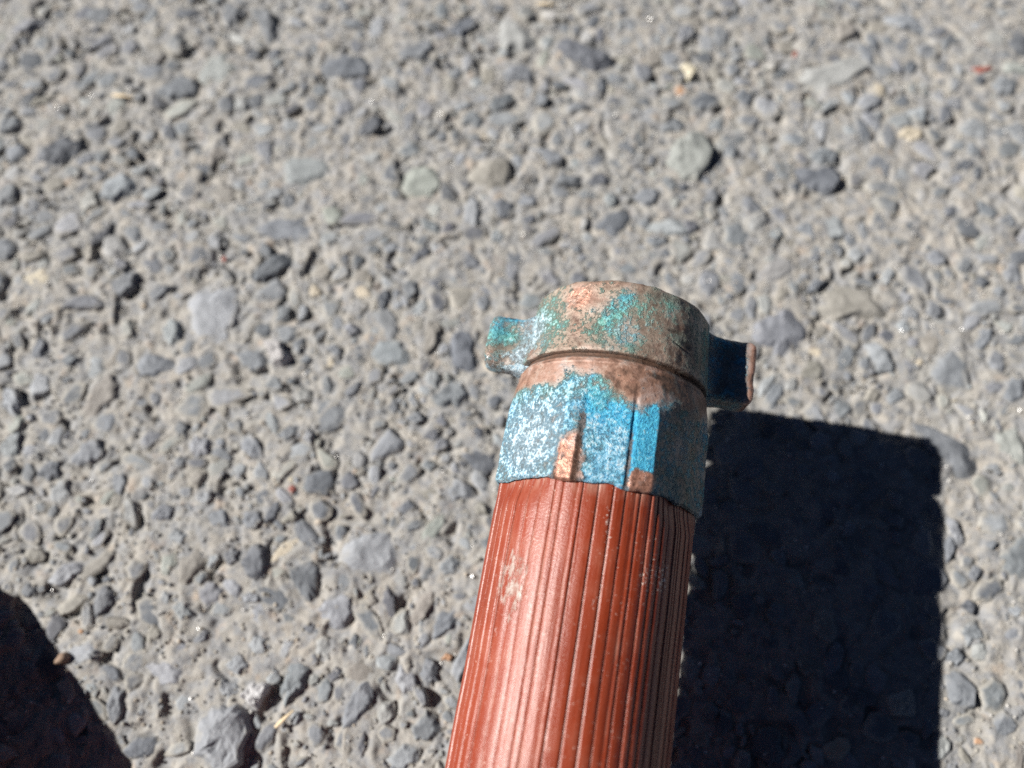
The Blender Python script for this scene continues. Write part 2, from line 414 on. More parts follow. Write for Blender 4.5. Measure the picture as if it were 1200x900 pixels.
# outlines of the stones that can be told apart in the photograph: tone, how proud, outline
TRACED = """
d 1.2:33,193 43,177 77,158 97,167 95,183 67,197|l 1:118,233 123,213 143,203 163,213 160,227 133,238|m 1:177,110 187,97 213,88 233,100 230,113 200,117
p .5:230,80 247,60 267,62 283,77 277,93 250,100 233,93|m 1.2:293,10 310,10 328,30 325,50 313,52 307,33|m .8:263,3 283,7 280,27 267,37 260,23
l .8:10,37 30,23 57,17 53,27 20,42|l .5:323,203 333,183 353,178 393,187 402,205 390,221 337,220|m .7:297,267 313,255 353,253 380,252 383,267 367,282 333,283 300,277
m 1.2:0,137 20,137 28,147 20,157 0,157|d 1:375,80 385,70 405,66 430,68 440,80 430,92 400,94 382,92|m .8:463,63 483,53 503,47 510,60 497,70 470,72
d 1.3:523,40 533,27 553,22 560,32 540,47|p .8:573,37 590,23 613,27 630,50 617,60 593,60|d 1.3:650,57 660,48 687,60 717,65 722,78 700,87 667,75
m 1:580,90 597,77 617,77 633,93 630,107 617,97 590,97|d 1:572,120 587,110 603,107 605,120 587,130 577,133|m .9:543,133 557,130 570,143 563,153 543,147
t 1.2:547,200 577,190 597,185 603,200 597,220 577,230 557,217|g .5:470,213 483,193 510,197 517,217 500,237 477,230|m .9:617,173 643,173 663,187 660,197 643,197
m .9:638,210 667,205 687,207 677,218 647,218|d 1.1:687,213 700,203 715,208 710,220 693,220|m .8:597,230 613,227 633,233 627,243 610,243
m 1:742,233 753,217 770,223 773,237 757,243|m 1:770,210 783,207 793,220 787,230|d 1:693,267 707,253 740,247 745,257 720,280 700,273
k 1:517,277 523,260 537,263 530,278|m 1:575,275 583,268 592,280 585,288 575,287|l .6:755,267 777,257 815,258 818,275 767,275
g 1.5:778,190 790,165 805,152 827,153 838,170 828,195 812,213 795,215 782,205|m 1.5:847,173 857,167 865,180 857,193|d 1:930,207 933,193 950,197 980,197 983,213 970,227 947,217
d .8:805,120 823,105 843,113 843,127 820,130|d .9:860,113 872,103 883,113 878,128|m .8:825,150 838,138 850,145 845,155
p .6:930,90 943,77 987,73 1010,67 1020,80 973,110 947,103|l .6:1033,20 1063,17 1090,20 1090,37 1053,35|d 1:943,55 953,42 960,40 955,55 945,65
m .9:1100,47 1113,40 1127,50 1107,60|d 1:1057,80 1067,70 1077,75 1070,85|d 1:1180,50 1190,38 1204,38 1204,65 1182,62
m 1:1160,97 1173,88 1193,97 1187,110 1170,110|r 1.1:1137,80 1160,77 1165,83 1147,87|d 1.1:1140,95 1147,85 1157,93 1150,103
l .9:1123,150 1140,138 1160,150 1157,163 1133,160|l .8:950,153 957,140 970,143 973,155 963,167|c .8:1047,160 1060,150 1080,152 1083,160 1067,170
m .8:1008,133 1020,132 1033,147 1030,153 1017,147|d .8:900,93 910,83 922,82 917,92|m .6:1013,193 1027,180 1047,192 1040,205
m .7:1070,195 1080,188 1095,195 1085,210 1072,205|d .9:1110,197 1127,188 1143,190 1133,205|d 1:1135,200 1145,193 1153,203 1143,212
m .8:897,247 910,240 925,257 917,263|m .9:928,267 947,260 960,277 957,287|l .5:960,260 985,250 993,270 987,280 970,278
m .9:1005,265 1012,258 1020,275 1012,287|k .9:800,258 815,258 818,270 805,277|m .9:820,240 833,220 843,227 837,238
c 1.1:793,75 815,76 820,88 807,93|m .8:990,0 1010,0 1015,7 1000,12|d .8:1105,245 1118,240 1120,252 1108,256|m .9:1165,258 1185,252 1190,265 1180,270
l .6:215,353 227,337 253,332 280,338 278,373 267,403 237,407 223,380|d 1.2:290,327 300,313 327,297 343,297 340,312 320,325 297,333|m 1.2:128,337 147,317 163,320 160,337 143,347
m 1:173,343 187,333 210,335 197,345 180,353|m .8:70,363 87,347 110,345 127,357 113,363|l 1.1:190,390 200,373 213,380 212,400 200,403
m .9:272,413 307,410 320,423 313,433 293,437|w 2.2:310,403 327,402 347,420 333,433 323,430|m 1.3:37,410 47,398 55,403 53,422 40,423
m 1.2:60,423 80,417 97,420 83,432|l .9:33,453 43,437 60,440 60,457 40,467|l 1.3:3,480 7,453 20,457 27,480 20,490
t .9:93,487 110,457 130,437 147,450 140,470 110,493|m .9:80,543 93,520 110,513 128,527 123,540 90,548|l 1.1:0,527 7,510 23,507 23,535 7,537
d .9:43,555 57,540 73,540 70,560 57,563|l 1:222,523 230,510 247,513 247,530 230,537|m 1.1:278,513 290,508 307,517 313,540 297,540 282,530
m .9:323,513 337,500 357,495 353,507 337,517|l 1.5:355,515 363,503 370,510 365,522|m .9:378,445 385,437 393,453 390,465 380,458
m .6:160,425 175,415 200,420 205,433 185,443 165,440|p .8:347,462 355,455 367,458 367,470 350,472|m 1:205,500 212,493 222,500 218,512 208,510
d .8:527,410 530,390 548,385 555,413 557,432 540,438 530,427|m 1.1:505,467 530,447 545,447 550,467 540,483 510,478|t 1:497,407 500,380 513,375 520,383 513,407 500,417
m .5:430,413 440,397 467,400 483,417 480,430 443,427|d 1.1:442,347 453,340 462,350 447,368|d 1:480,313 485,300 500,290 507,293 500,303
m .8:542,307 550,293 567,303 562,317 547,317|m .9:470,340 478,328 493,328 490,345 480,352|m .8:555,355 565,345 575,350 570,365 557,365
m .9:507,523 515,512 527,515 525,525 512,530|d .5:533,530 560,525 587,527 583,543 573,557 553,547|l .9:522,577 533,560 553,570 557,585 530,590
d .9:550,510 557,500 567,503 562,517|m 1.4:473,490 490,482 500,493 487,498|m 1:380,407 393,402 405,415 397,422|m .7:492,545 500,538 512,545 505,555
m .7:455,478 462,467 468,478 462,490|m 1:403,460 413,450 425,447 420,460 407,468
m .9:880,383 900,370 933,360 947,377 943,397 912,432 900,413 880,397|t .7:958,360 967,340 1023,338 1042,367 1037,375 1007,370 977,377|m .6:1090,427 1100,413 1123,407 1137,420 1133,470 1113,462 1088,450
m .9:1063,493 1090,500 1130,517 1148,533 1147,557 1130,562 1107,543 1090,533 1080,510|m .7:973,480 983,468 1000,473 993,487 978,493|m .7:1040,465 1050,453 1062,465 1055,473 1043,473
m .8:945,343 953,327 970,328 957,340|m .8:870,367 878,345 887,353 883,377|m .9:1085,300 1095,290 1107,298 1107,310 1092,310
m .8:1123,315 1130,300 1140,310 1135,320|d 1:1140,330 1148,322 1160,330 1153,338|m 1:1163,340 1172,333 1180,340 1172,348|m .6:1175,315 1185,305 1200,315 1197,330 1180,330
l .7:1055,370 1063,355 1080,365 1075,375|l .8:1050,380 1060,375 1070,387 1058,393|l 1.6:1015,403 1027,398 1040,413 1047,435 1030,433
m .8:1143,405 1150,385 1163,385 1165,398 1150,410|m .6:1157,420 1165,410 1178,413 1178,437 1165,440|m .9:1175,460 1185,443 1203,440 1203,468 1185,472
w 1:1147,500 1150,480 1158,480 1157,498|g .5:1163,520 1170,507 1203,497 1203,545 1177,533|p .4:887,323 900,308 925,303 935,315 915,330 895,335
l .8:1060,405 1068,395 1080,397 1075,407|m 1.2:973,290 980,283 990,293 985,300|m 1:947,303 953,295 962,300 957,310|l .8:885,455 895,445 908,440 903,455 890,468
t .6:930,440 945,420 960,420 967,435 955,450 935,450
m .8:1105,792 1122,785 1144,807 1139,829 1112,824|m .8:1156,846 1176,832 1196,851 1181,868 1161,863|m .5:1169,655 1195,626 1204,626 1204,680 1181,680
l 1:1103,602 1117,607 1132,636 1122,643|d .9:1125,710 1135,702 1145,710 1138,720|m .9:1122,734 1142,729 1152,748 1132,758|m .6:1173,740 1185,735 1204,740 1204,752 1180,753
m .8:1105,635 1115,627 1118,645 1110,660|m .8:1130,675 1140,662 1148,668 1143,682|m .8:1105,768 1120,760 1130,770 1120,780|l .7:1175,715 1187,708 1198,715 1190,724
d 1.3:281,662 298,637 315,639 321,662 306,683 289,677|d 1.1:336,668 363,658 378,662 374,685 365,715 351,696 340,677|l .8:398,643 413,628 447,623 470,623 473,657 463,672 433,677 403,667
l .8:370,713 390,690 410,697 417,720 397,740 377,727|l 1.9:227,840 261,817 298,832 295,858 283,896 261,906 227,885|w 2.3:280,817 298,794 317,802 302,832
l 1.1:255,810 262,797 285,797 283,815 268,820|m 1.1:329,806 344,772 363,783 359,806 332,832|m 1:403,833 413,810 433,797 443,807 433,833 413,860 403,853
m .9:108,707 121,685 138,696 132,711 113,726|l 1:57,681 76,660 98,658 100,670 74,688|l 1:193,632 208,620 229,626 215,639
m .9:175,605 190,590 205,595 200,610 183,612|m .7:242,602 261,588 272,605 268,620 249,617|l 1:202,711 215,702 229,722 212,732
m .6:230,690 245,680 265,690 260,705 240,712|l 1:289,755 298,742 313,748 310,765 296,766|l .6:166,779 204,773 219,787 212,802 189,802
l 1.2:261,779 280,766 298,779 280,794|m 1:125,825 135,803 148,810 147,835 135,850|m 1.1:262,650 273,640 285,645 278,660 268,662|m .9:25,692 35,682 47,688 45,700 30,700
l 1.3:282,700 293,692 305,695 303,705 287,707|m 1.1:512,663 530,647 542,660 533,673 517,677|t .8:480,723 490,700 510,690 513,703 497,723 482,737
m .8:507,735 517,718 535,715 535,735 520,743 508,748|k .8:447,703 452,683 463,697 463,720 457,723|l .9:463,797 470,777 487,790 487,807 473,813
m 1:492,790 500,770 513,780 512,797 498,800|l .7:530,780 547,750 553,743 550,773 538,800 530,790|m .9:482,853 500,833 513,840 520,857 507,867 487,867
l .6:450,893 473,873 493,877 490,893 473,904|k .8:418,877 427,853 430,873 423,887|k .7:383,793 395,780 405,783 400,795 388,800
d .7:408,755 415,742 420,745 418,760|p .8:440,840 447,825 460,820 463,840 450,850|o 1:517,773 523,765 530,768 528,775
r .8:337,573 343,568 348,573 343,580|r .7:259,303 264,300 267,305 262,308|r .8:929,62 933,59 936,65 931,68|c .8:165,357 170,353 173,361 168,364|c .7:1073,423 1079,419 1083,424 1077,429
w .6:905,400 912,395 918,402 910,407|m .6:860,545 880,530 900,540 893,560 868,562|m .7:990,590 1000,580 1012,588 1003,602|d .7:890,750 905,742 912,756 898,764|m .7:1000,690 1020,680 1032,695 1015,708
"""
CELL = 0.0004
OX, OY, ON_X, ON_Y = -0.32, -0.17, 1600, 1300
occ = np.zeros((ON_Y, ON_X), np.uint8)

def occ_poly(P, test=False):
    x0, y0 = P.min(0); x1, y1 = P.max(0)
    i0, i1 = int((x0 - OX) / CELL), int((x1 - OX) / CELL) + 1
    j0, j1 = int((y0 - OY) / CELL), int((y1 - OY) / CELL) + 1
    if i0 < 0 or j0 < 0 or i1 >= ON_X or j1 >= ON_Y:
        return 1.0 if test else None
    xs = OX + (np.arange(i0, i1) + 0.5) * CELL; ys = OY + (np.arange(j0, j1) + 0.5) * CELL
    A, B = np.meshgrid(xs, ys)
    ins = np.zeros(A.shape, bool)
    for k in range(len(P)):
        xa, ya = P[k]; xb, yb = P[k - 1]
        if ya != yb:
            ins ^= ((ya > B) != (yb > B)) & (A < (xb - xa) * (B - ya) / (yb - ya) + xa)
    sub = occ[j0:j1, i0:i1]
    if test:
        n = ins.sum()
        return 1.0 if n == 0 else float(sub[ins].sum()) / n
    sub[ins] = 1

def tone_jitter(key, r):
    t = np.array(TONES[key]) * r.uniform(0.86, 1.14)
    return np.clip(t * (1 + r.normal(0, 0.012, 3)), 0.02, 0.7)

def put_stone(poly_w, prot, key, seed, dusty):
    ctr = poly_w.mean(0)
    V, F, D = stone_arrays(poly_w - ctr, prot, seed)
    r = np.random.default_rng(seed + 5)
    me = mesh_np("stone", V, F, smooth=False)
    attr_f(me, "dust", np.clip(D * 0.62 + dusty, 0, 1))
    attr_c(me, "tone", np.tile(tone_jitter(key, r), (len(V), 1)))
    o = add("stone", me, M_STONE, ground)
    o.location = (ctr[0], ctr[1], float(gz_smooth(ctr[:1], ctr[1:])[0]) + 0.00012)
    return o

n_stone = 0
for item in TRACED.replace("\n", "|").split("|"):
    item = item.strip()
    if not item:
        continue
    head, pts = item.split(":")
    key, pr = head.split()
    P = np.array([px_ground(*map(float, p.split(","))) for p in pts.split()])
    occ_poly(P)
    size = math.sqrt(np.ptp(P[:, 0]) * np.ptp(P[:, 1]))
    o = put_stone(P, float(pr) * (0.00055 + 0.075 * size), key, 1000 + n_stone, rng.uniform(-0.2, 0.16))
    if key == 'r':
        o["label"] = "brick red chip among the grey stones"
    n_stone += 1

def rand_poly(rad, r, n=9):
    n = int(r.integers(5, 8))
    an = np.sort(np.linspace(0, 2 * math.pi, n, endpoint=False) + r.uniform(-0.3, 0.3, n))
    rr = rad * r.uniform(0.68, 1.25, n)
    e = r.uniform(0.38, 1.0); ro = r.uniform(0, math.pi)
    p = np.stack([rr * np.cos(an) / math.sqrt(e), rr * np.sin(an) * math.sqrt(e)], 1)
    c, s = math.cos(ro), math.sin(ro)
    return p @ np.array([[c, s], [-s, c]])

def in_view(x, y, m=0.0):
    w = 0.123 + (y + 0.0253) * 0.2166
    return (-0.025 - m < y < 0.21 + m) and abs(x) < w + m

def pick_tone(r):
    return r.choice(list('dmlptgkcow'), p=[.17, .38, .24, .08, .07, .03, .015, .008, .002, .005])

# larger stones between the traced ones, each an object
big = 0
tries = 0
while n_stone < 300 and tries < 20000:
    tries += 1
    x, y = rng.uniform(-0.19, 0.19), rng.uniform(-0.04, 0.225)
    if not in_view(x, y, 0.006):
        continue
    rad = rng.uniform(0.0020, 0.0036) * (1.25 if y > 0.12 else 1.0)
    P = rand_poly(rad, rng) + (x, y)
    if occ_poly(P, True) > 0.0:
        continue
    occ_poly(P)
    put_stone(P, rng.uniform(0.5, 1.3) * (0.0005 + 0.07 * rad * 2), pick_tone(rng), 5000 + n_stone, rng.uniform(-0.1, 0.32))
    n_stone += 1

# the rest of the aggregate: too many to count
protos = []
for k in range(48):
    protos.append(stone_arrays(rand_poly(1.0, rng), rng.uniform(0.30, 0.62), 9000 + k, n=10, rings=(1.0, 0.86, 0.68, 0.4), tilt=0.4))
AV, AF, AD, AT = [], [], [], []
FLAT = 1.0
base = 0
def scatter(count, rlo, rhi, power, region, max_occ, dust_lo, dust_hi, mark=True, skip_view=False):
    global base
    x0, x1, y0, y1 = region
    for i in range(count):
        x, y = rng.uniform(x0, x1), rng.uniform(y0, y1)
        if skip_view and in_view(x, y, 0.012):
            continue
        if float(vnoise(np.array([x * 26 + 5]), np.array([y * 22 + 9]), seed=88)[0]) < rng.uniform(0.08, 0.5) and rlo < 0.002:
            continue
        rad = rlo * (rhi / rlo) ** (rng.uniform() ** power)
        V, F, D = protos[rng.integers(len(protos))]
        an = rng.uniform(0, 2 * math.pi); c, s = math.cos(an), math.sin(an)
        if mark:
            ring = V[5:15, :2] * rad if False else V[:10, :2] * rad * 0.92
            P = np.stack([ring[:, 0] * c - ring[:, 1] * s + x, ring[:, 0] * s + ring[:, 1] * c + y], 1)
            if occ_poly(P, True) > max_occ:
                continue
            occ_poly(P)
        W = np.empty_like(V)
        W[:, 0] = (V[:, 0] * c - V[:, 1] * s) * rad + x
        W[:, 1] = (V[:, 0] * s + V[:, 1] * c) * rad + y
        hs = rng.uniform(0.18, 0.52) if rng.uniform() < 0.9 else rng.uniform(0.6, 1.3)
        W[:, 2] = V[:, 2] * rad * hs * FLAT + (0.00016 if hs < 0.65 else 0.0)
        AV.append(W); AF.append(F + base); base += len(V)
        AD.append(np.clip(D * 0.62 + rng.uniform(dust_lo, dust_hi), 0, 1))
        AT.append(np.tile(tone_jitter(pick_tone(rng), rng), (len(V), 1)))
VIEW = (-0.20, 0.20, -0.055, 0.235)
FLAT = 0.8
scatter(2600, 0.0023, 0.0048, 1.1, VIEW, 0.05, -0.05, 0.45)
FLAT = 0.9
scatter(3600, 0.0016, 0.0031, 0.8, VIEW, 0.04, -0.10, 0.45)
FLAT = 1.0
scatter(5500, 0.0010, 0.0019, 1.0, VIEW, 0.04, 0.0, 0.55)
scatter(6000, 0.0006, 0.0012, 1.0, VIEW, 0.15, 0.05, 0.6)
scatter(3000, 0.0016, 0.0055, 2.0, (-0.31, 0.31, -0.16, 0.34), 0.02, 0.0, 0.5, True, True)
V = np.concatenate(AV); F = np.concatenate(AF)
V[:, 2] += gz_smooth(V[:, 0], V[:, 1]) + 0.00006
me = mesh_np("aggregate", V, F, smooth=False)
attr_f(me, "dust", np.concatenate(AD)); attr_c(me, "tone", np.concatenate(AT))
agg = add("aggregate", me, M_STONE, ground)
agg["kind"] = "stuff"

# sand grains and quartz that glints
ico_v = np.array([(0, 0, 1), (0.894, 0, 0.447), (0.276, 0.851, 0.447), (-0.724, 0.526, 0.447), (-0.724, -0.526, 0.447), (0.276, -0.851, 0.447),
                  (0.724, 0.526, -0.447), (-0.276, 0.851, -0.447), (-0.894, 0, -0.447), (-0.276, -0.851, -0.447), (0.724, -0.526, -0.447), (0, 0, -1)])
ico_f = np.array([(0, 1, 2), (0, 2, 3), (0, 3, 4), (0, 4, 5), (0, 5, 1), (1, 6, 2), (2, 7, 3), (3, 8, 4), (4, 9, 5), (5, 10, 1),
                  (6, 7, 2), (7, 8, 3), (8, 9, 4), (9, 10, 5), (10, 6, 1), (11, 7, 6), (11, 8, 7), (11, 9, 8), (11, 10, 9), (11, 6, 10)])
def grains(n, rlo, rhi, seed, lift):
    r = np.random.default_rng(seed)
    x = r.uniform(-0.20, 0.20, n); y = r.uniform(-0.055, 0.235, n)
    rad = r.uniform(rlo, rhi, n)
    q = r.normal(size=(n, 4)); q /= np.linalg.norm(q, axis=1)[:, None]
    w, a, b, c = q.T
    R = np.stack([np.stack([1 - 2 * (b * b + c * c), 2 * (a * b - c * w), 2 * (a * c + b * w)], -1),
                  np.stack([2 * (a * b + c * w), 1 - 2 * (a * a + c * c), 2 * (b * c - a * w)], -1),
                  np.stack([2 * (a * c - b * w), 2 * (b * c + a * w), 1 - 2 * (a * a + b * b)], -1)], -2)
    sq = r.uniform(0.6, 1.3, (n, 12, 1))
    V = np.einsum('nij,nkj->nki', R, ico_v[None] * sq) * rad[:, None, None]
    V[:, :, 0] += x[:, None]; V[:, :, 1] += y[:, None]
    V[:, :, 2] += (gz(x, y) + rad * lift)[:, None]
    F = ico_f[None] + (np.arange(n) * 12)[:, None, None]
    return V.reshape(-1, 3), F.reshape(-1, 3), n
V, F, n = grains(12000, 0.00025, 0.0006, 91, 0.1)
me = mesh_np("sand_grains", V, F)
r = np.random.default_rng(92)
tn = np.array([np.array([0.29, 0.27, 0.235]) * s if t < 0.6 else (np.array([0.17, 0.178, 0.19]) * s if t < 0.9 else np.array([0.42, 0.36, 0.29]) * s)
               for s, t in zip(r.uniform(0.75, 1.25, n), r.uniform(size=n))])
attr_f(me, "dust", np.repeat(r.uniform(0, 0.4, n), 12)); attr_c(me, "tone", np.repeat(tn, 12, 0))
sand = add("sand_grains", me, M_STONE, ground)
sand["kind"] = "stuff"
V, F, n = grains(1900, 0.00024, 0.00042, 93, 0.6)
V[:, 2] += 0.0003
quartz = add("quartz_grains", mesh_np("quartz_grains", V, F, smooth=False), M_QUARTZ, ground)
quartz["kind"] = "stuff"

# ------------------------------------------------------------------ the hose
HOSE_X, HOSE_Y, HOSE_Z, HOSE_ROT = 0.01076, -0.00475, 0.0495, -math.atan2(0.178593, 0.983923)
hose = bpy.data.objects.new("water_hose", None)
hose.empty_display_size = 0.03
SC.collection.objects.link(hose)
hose.location = (HOSE_X, HOSE_Y, 0)
hose.rotation_euler = (0, 0, HOSE_ROT)
hose["label"] = "red ribbed rubber hose ending in a corroded copper coupling with two lugs"
hose["category"] = "hose"

SL0, SL1 = 0.0340, 0.0588          # crimped sleeve, along the hose
SLEEVE_CORNERS = [(-180, .0206), (-128, .0207), (-78, .0209), (-52, .01935), (-28, .0204), (-25, .02085), (-18.5, .0207), (-16.5, .0202), (7.5, .0205),
                  (9.3, .0201), (11, .0206), (22, .02095), (50, .0194), (77, .0207), (128, .0207), (180, .0206)]

def poly_radius(th_deg):
    th = (np.asarray(th_deg, float) + 180) % 360 - 180
    out = np.zeros_like(th)
    for (a0, r0), (a1, r1) in zip(SLEEVE_CORNERS[:-1], SLEEVE_CORNERS[1:]):
        m = (th >= a0) & (th <= a1)
        p0 = np.array([math.sin(math.radians(a0)), math.cos(math.radians(a0))]) * r0
        p1 = np.array([math.sin(math.radians(a1)), math.cos(math.radians(a1))]) * r1
        d = p1 - p0; nn = np.array([d[1], -d[0]])
        t = np.radians(th[m])
        out[m] = (p0 @ nn) / (np.sin(t) * nn[0] + np.cos(t) * nn[1])
    return out

def blob(th, t, th0, t0, sth, st, amp=1.0):
    """a soft patch around angle th0 (degrees) and place t0 (mm) along the coupling"""
    return amp * np.exp(-((th - th0) / sth) ** 2 - ((t * 1000 - t0) / st) ** 2)

def revolve(name, ts, rfun, n_th, mask_fun, disp, seed, parent, mat, tshift=None):
    """a tube around the hose axis: ts list of (place, radius) rings, rfun(th, t, radius) -> radius"""
    th = np.linspace(-180, 180, n_th, endpoint=False)
    T = np.array([p[0] for p in ts]); R0 = np.array([p[1] for p in ts])
    TH, TT = np.meshgrid(th, T); RR = np.repeat(R0[:, None], n_th, 1)
    R = rfun(TH, TT, RR)
    rad = np.radians(TH)
    x, z = np.sin(rad), np.cos(rad)
    nx = x * 0.02; nz = z * 0.02
    d = (fbm(nx * 420, TT * 420, nz * 420, seed, 4) - 0.5) * 2 * disp
    d = d + (fbm(nx * 110, TT * 110, nz * 110, seed + 3, 2) - 0.5) * 2 * disp * 1.3
    R = R + d
    if tshift is not None:
        TT = TT + tshift(TH, TT)
    V = np.stack([R * x, TT, R * z + HOSE_Z], -1).reshape(-1, 3)
    me = mesh_np(name, V, grid_faces(n_th, len(ts), True)[:, ::-1])
    mk, hue = mask_fun(TH.ravel(), TT.ravel(), R.ravel())
    attr_f(me, "grime_shade", grime_shade(TH, TT))
    attr_c(me, "mask", mk); attr_f(me, "hue", hue)
    return add(name, me, mat, parent)

def grime_shade(th, t):
    tm = t * 1000
    g = 0.22 + 0.8 * np.exp(-((th + 16.8) / 1.8) ** 2) * box(tm, 33, 46, 2) + 0.8 * np.exp(-((th - 9.2) / 1.2) ** 2) * box(tm, 33, 45, 2)
    g = g + 0.35 * np.exp(-((th + 28) / 2.0) ** 2) * box(tm, 33, 44, 2) + blob(th, t, -20, 46.5, 5, 2.2, .35) + 0.25 * box(tm, 33, 34.8, .5)
    g = g + 0.8 * box(tm, 58.6, 59.9, .25) + blob(th, t, 28, 55.5, 6, 1.2, .6) + blob(th, t, 40, 66, 16, 6, .22) + blob(th, t, 18, 74, 18, 1.3, .35) + blob(th, t, -8, 62, 26, 2.0, .16)  # first term paints the groove under the nut dark, as if in deep shade
    return g + blob(th, t, 44, 37.5, 16, 3, .25)

def line(p, q, n):
    return [(p[0] + (q[0] - p[0]) * k / n, p[1] + (q[1] - p[1]) * k / n) for k in range(n)]

# --- crimped sleeve
def sleeve_r(TH, TT, RR):
    w = 1 - sstep(0.0475, 0.0545, TT)
    pr = poly_radius(TH)
    outer = RR > 0.0199
    rr = RR - 0.0206
    return np.where(outer, (pr + rr) * w + RR * (1 - w) * 1.0 - 0.0003 * (1 - w), RR)

def box(v, a, b, soft):
    return sstep(a - soft, a + soft, v) * (1 - sstep(b - soft, b + soft, v))

def sleeve_mask(th, t, r):
    tm = t * 1000
    wob = 2.2 * (vnoise(th * 0.11 + 9, tm * 0.5, seed=6) - 0.5)
    th0 = th
    th = th + 5.0 * (fbm(th0 * 0.16 + 3, tm * 0.55, seed=31, octaves=3) - 0.5)
    edge = 53.4 - 4.2 * np.exp(-((th - 15) / 9) ** 2) - 2.2 * np.exp(-((th - 2) / 10) ** 2) + 1.2 * np.exp(-((th + 22) / 12) ** 2) - 0.02 * np.maximum(-th - 40, 0) + wob
    low = 1 - sstep(-2.4, 1.8, tm - edge)
    mid = box(th, -17.5, 22, 1.2); left = 1 - sstep(-28, -25, th); right = sstep(21.5, 23, th)
    # narrow fold and the foot of the ridge, rubbed down to the metal
    fold = box(th, -27.5, -16.5, 1.4) * (1 - sstep(39.5, 46.0, tm + 2 * wob))
    foot = box(th, 10.5, 23, 1.4) * (1 - sstep(37.3, 38.8, tm + 1.5 * wob)) + 0.6 * box(th, -17, -13, 1.0) * (1 - sstep(38, 41, tm))
    bare = np.clip(1.2 * fold + 1.2 * foot + blob(th, t, 6, 54, 12, 2.2, .45) + blob(th, t, -34, 35, 6, 1.5, .5), 0, 1.3)
    sat = box(th, 8.5, 22, 2.0)
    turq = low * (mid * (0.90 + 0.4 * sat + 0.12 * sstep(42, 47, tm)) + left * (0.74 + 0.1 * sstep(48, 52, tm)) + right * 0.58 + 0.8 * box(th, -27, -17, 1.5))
    chalk = low * (left * (0.50 + 0.32 * blob(th, t, -50, 42, 24, 8)) + mid * (0.58 - 0.30 * sat - 0.18 * sstep(43, 49, tm)) + 0.5 * box(th, -27, -17, 1.5) + right * (0.46 * blob(th, t, 45, 45, 22, 7) + 0.8 * blob(th, t, 78, 35, 8, 2)))
    k = np.clip(fold + foot, 0, 1)
    turq = turq * (1 - k) + 0.12 * k; chalk = chalk * (1 - k) + 0.16 * k
    turq += (1 - low) * 0.22
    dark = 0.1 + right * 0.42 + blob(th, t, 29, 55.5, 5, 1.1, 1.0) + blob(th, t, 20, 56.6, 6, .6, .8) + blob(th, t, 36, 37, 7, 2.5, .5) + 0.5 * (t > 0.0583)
    hue = np.clip(0.72 + 0.3 * sat - 0.3 * sstep(47, 53, tm) * (1 - right) - right * 0.2, 0, 1)
    return np.clip(np.stack([turq, chalk, bare, dark], 1), 0, 1.4), hue

sl = [(SL0 + .003, .0190)] + line((SL0 + .0002, .0194), (SL0, .0199), 2) + [(SL0 - .0001, .0202), (SL0 + .0001, .02048)] + \
     line((SL0 + .0004, .02085), (0.0520, .0207), 64) + line((0.0520, .02075), (0.0548, .0204), 12) + line((0.0548, .0204), (0.0572, .0200), 10) + \
     line((0.0572, .0200), (0.0586, .0193), 9) + [(0.0590, .0190), (0.0591, .0188), (0.05915, .0187), (0.062, .0187)]
def ragged(TH, TT):
    e = sstep(SL0 + 0.004, SL0, TT)
    k = np.radians(TH)
    return e * ((vnoise(TH * 0.09 + 40, TH * 0) - 0.5) * 0.0012 + (vnoise(TH * 0.3 + 40, TH * 0, seed=5) - 0.5) * 0.00025)
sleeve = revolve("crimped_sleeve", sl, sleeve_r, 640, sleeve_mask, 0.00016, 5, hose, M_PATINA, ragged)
sleeve["label"] = "faceted crimped sleeve crusted with bright blue and white verdigris"

# --- swivel nut with its two lugs
def nut_mask(th, t, r):
    tm = t * 1000
    diag = th - (tm - 67) * 1.7
    turq = 0.42 + np.exp(-((diag + 11) / 8) ** 2 - ((tm - 68) / 5.0) ** 4) * 0.42 + blob(th, t, 8, 69, 12, 3, .14) + blob(th, t, -62, 69, 17, 5, .40) \
        + blob(th, t, -48, 65, 11, 3, .22) + blob(th, t, 22, 72.5, 6, 2, .25) + blob(th, t, -3, 62.5, 11, 2.2, .22) + blob(th, t, 66, 68, 14, 8, .28)
    turq += np.where(np.abs(th) > 70, 0.15, 0)
    chalk = 0.12 + blob(th, t, -80, 66, 18, 8, .55) + blob(th, t, -60, 67, 13, 5, .46) + blob(th, t, -4, 64.5, 8, 2.6, .26) + blob(th, t, 12, 66.5, 9, 2.5, .22) + blob(th, t, -20, 66, 6, 3, .12)
    bare = blob(th, t, -34, 71.5, 13, 3.4, 1.0) + blob(th, t, -48, 61.2, 20, 1.4, .6) + blob(th, t, 42, 67, 9, 4, .40) + blob(th, t, -8, 74.8, 22, 1.0, .7) + blob(th, t, -68, 62.5, 9, 2.4, .9) + blob(th, t, 10, 61, 18, 1.2, .35)
    turq -= 0.3 * blob(th, t, -34, 71.5, 11, 3) ; chalk -= 0.25 * blob(th, t, -34, 71.5, 11, 3)
    dark = 0.33 + blob(th, t, 58, 66, 22, 9, .45) + blob(th, t, 24, 73.6, 14, 1.6, .5) + np.where(t < 0.0597, 0.5, 0) + blob(th, t, 34, 66.5, 8, 1.2, .5) + blob(th, t, -8, 61.4, 16, 1.0, .25)
    hue = np.clip(0.24 + blob(th, t, -6, 68, 12, 5, .18) + blob(th, t, -85, 66, 20, 8, .35) + blob(th, t, 80, 66, 20, 9, .3) - blob(th, t, -62, 70, 14, 4, .2), 0, 1)
    return np.clip(np.stack([turq, chalk, bare, dark], 1), 0, 1.4), hue

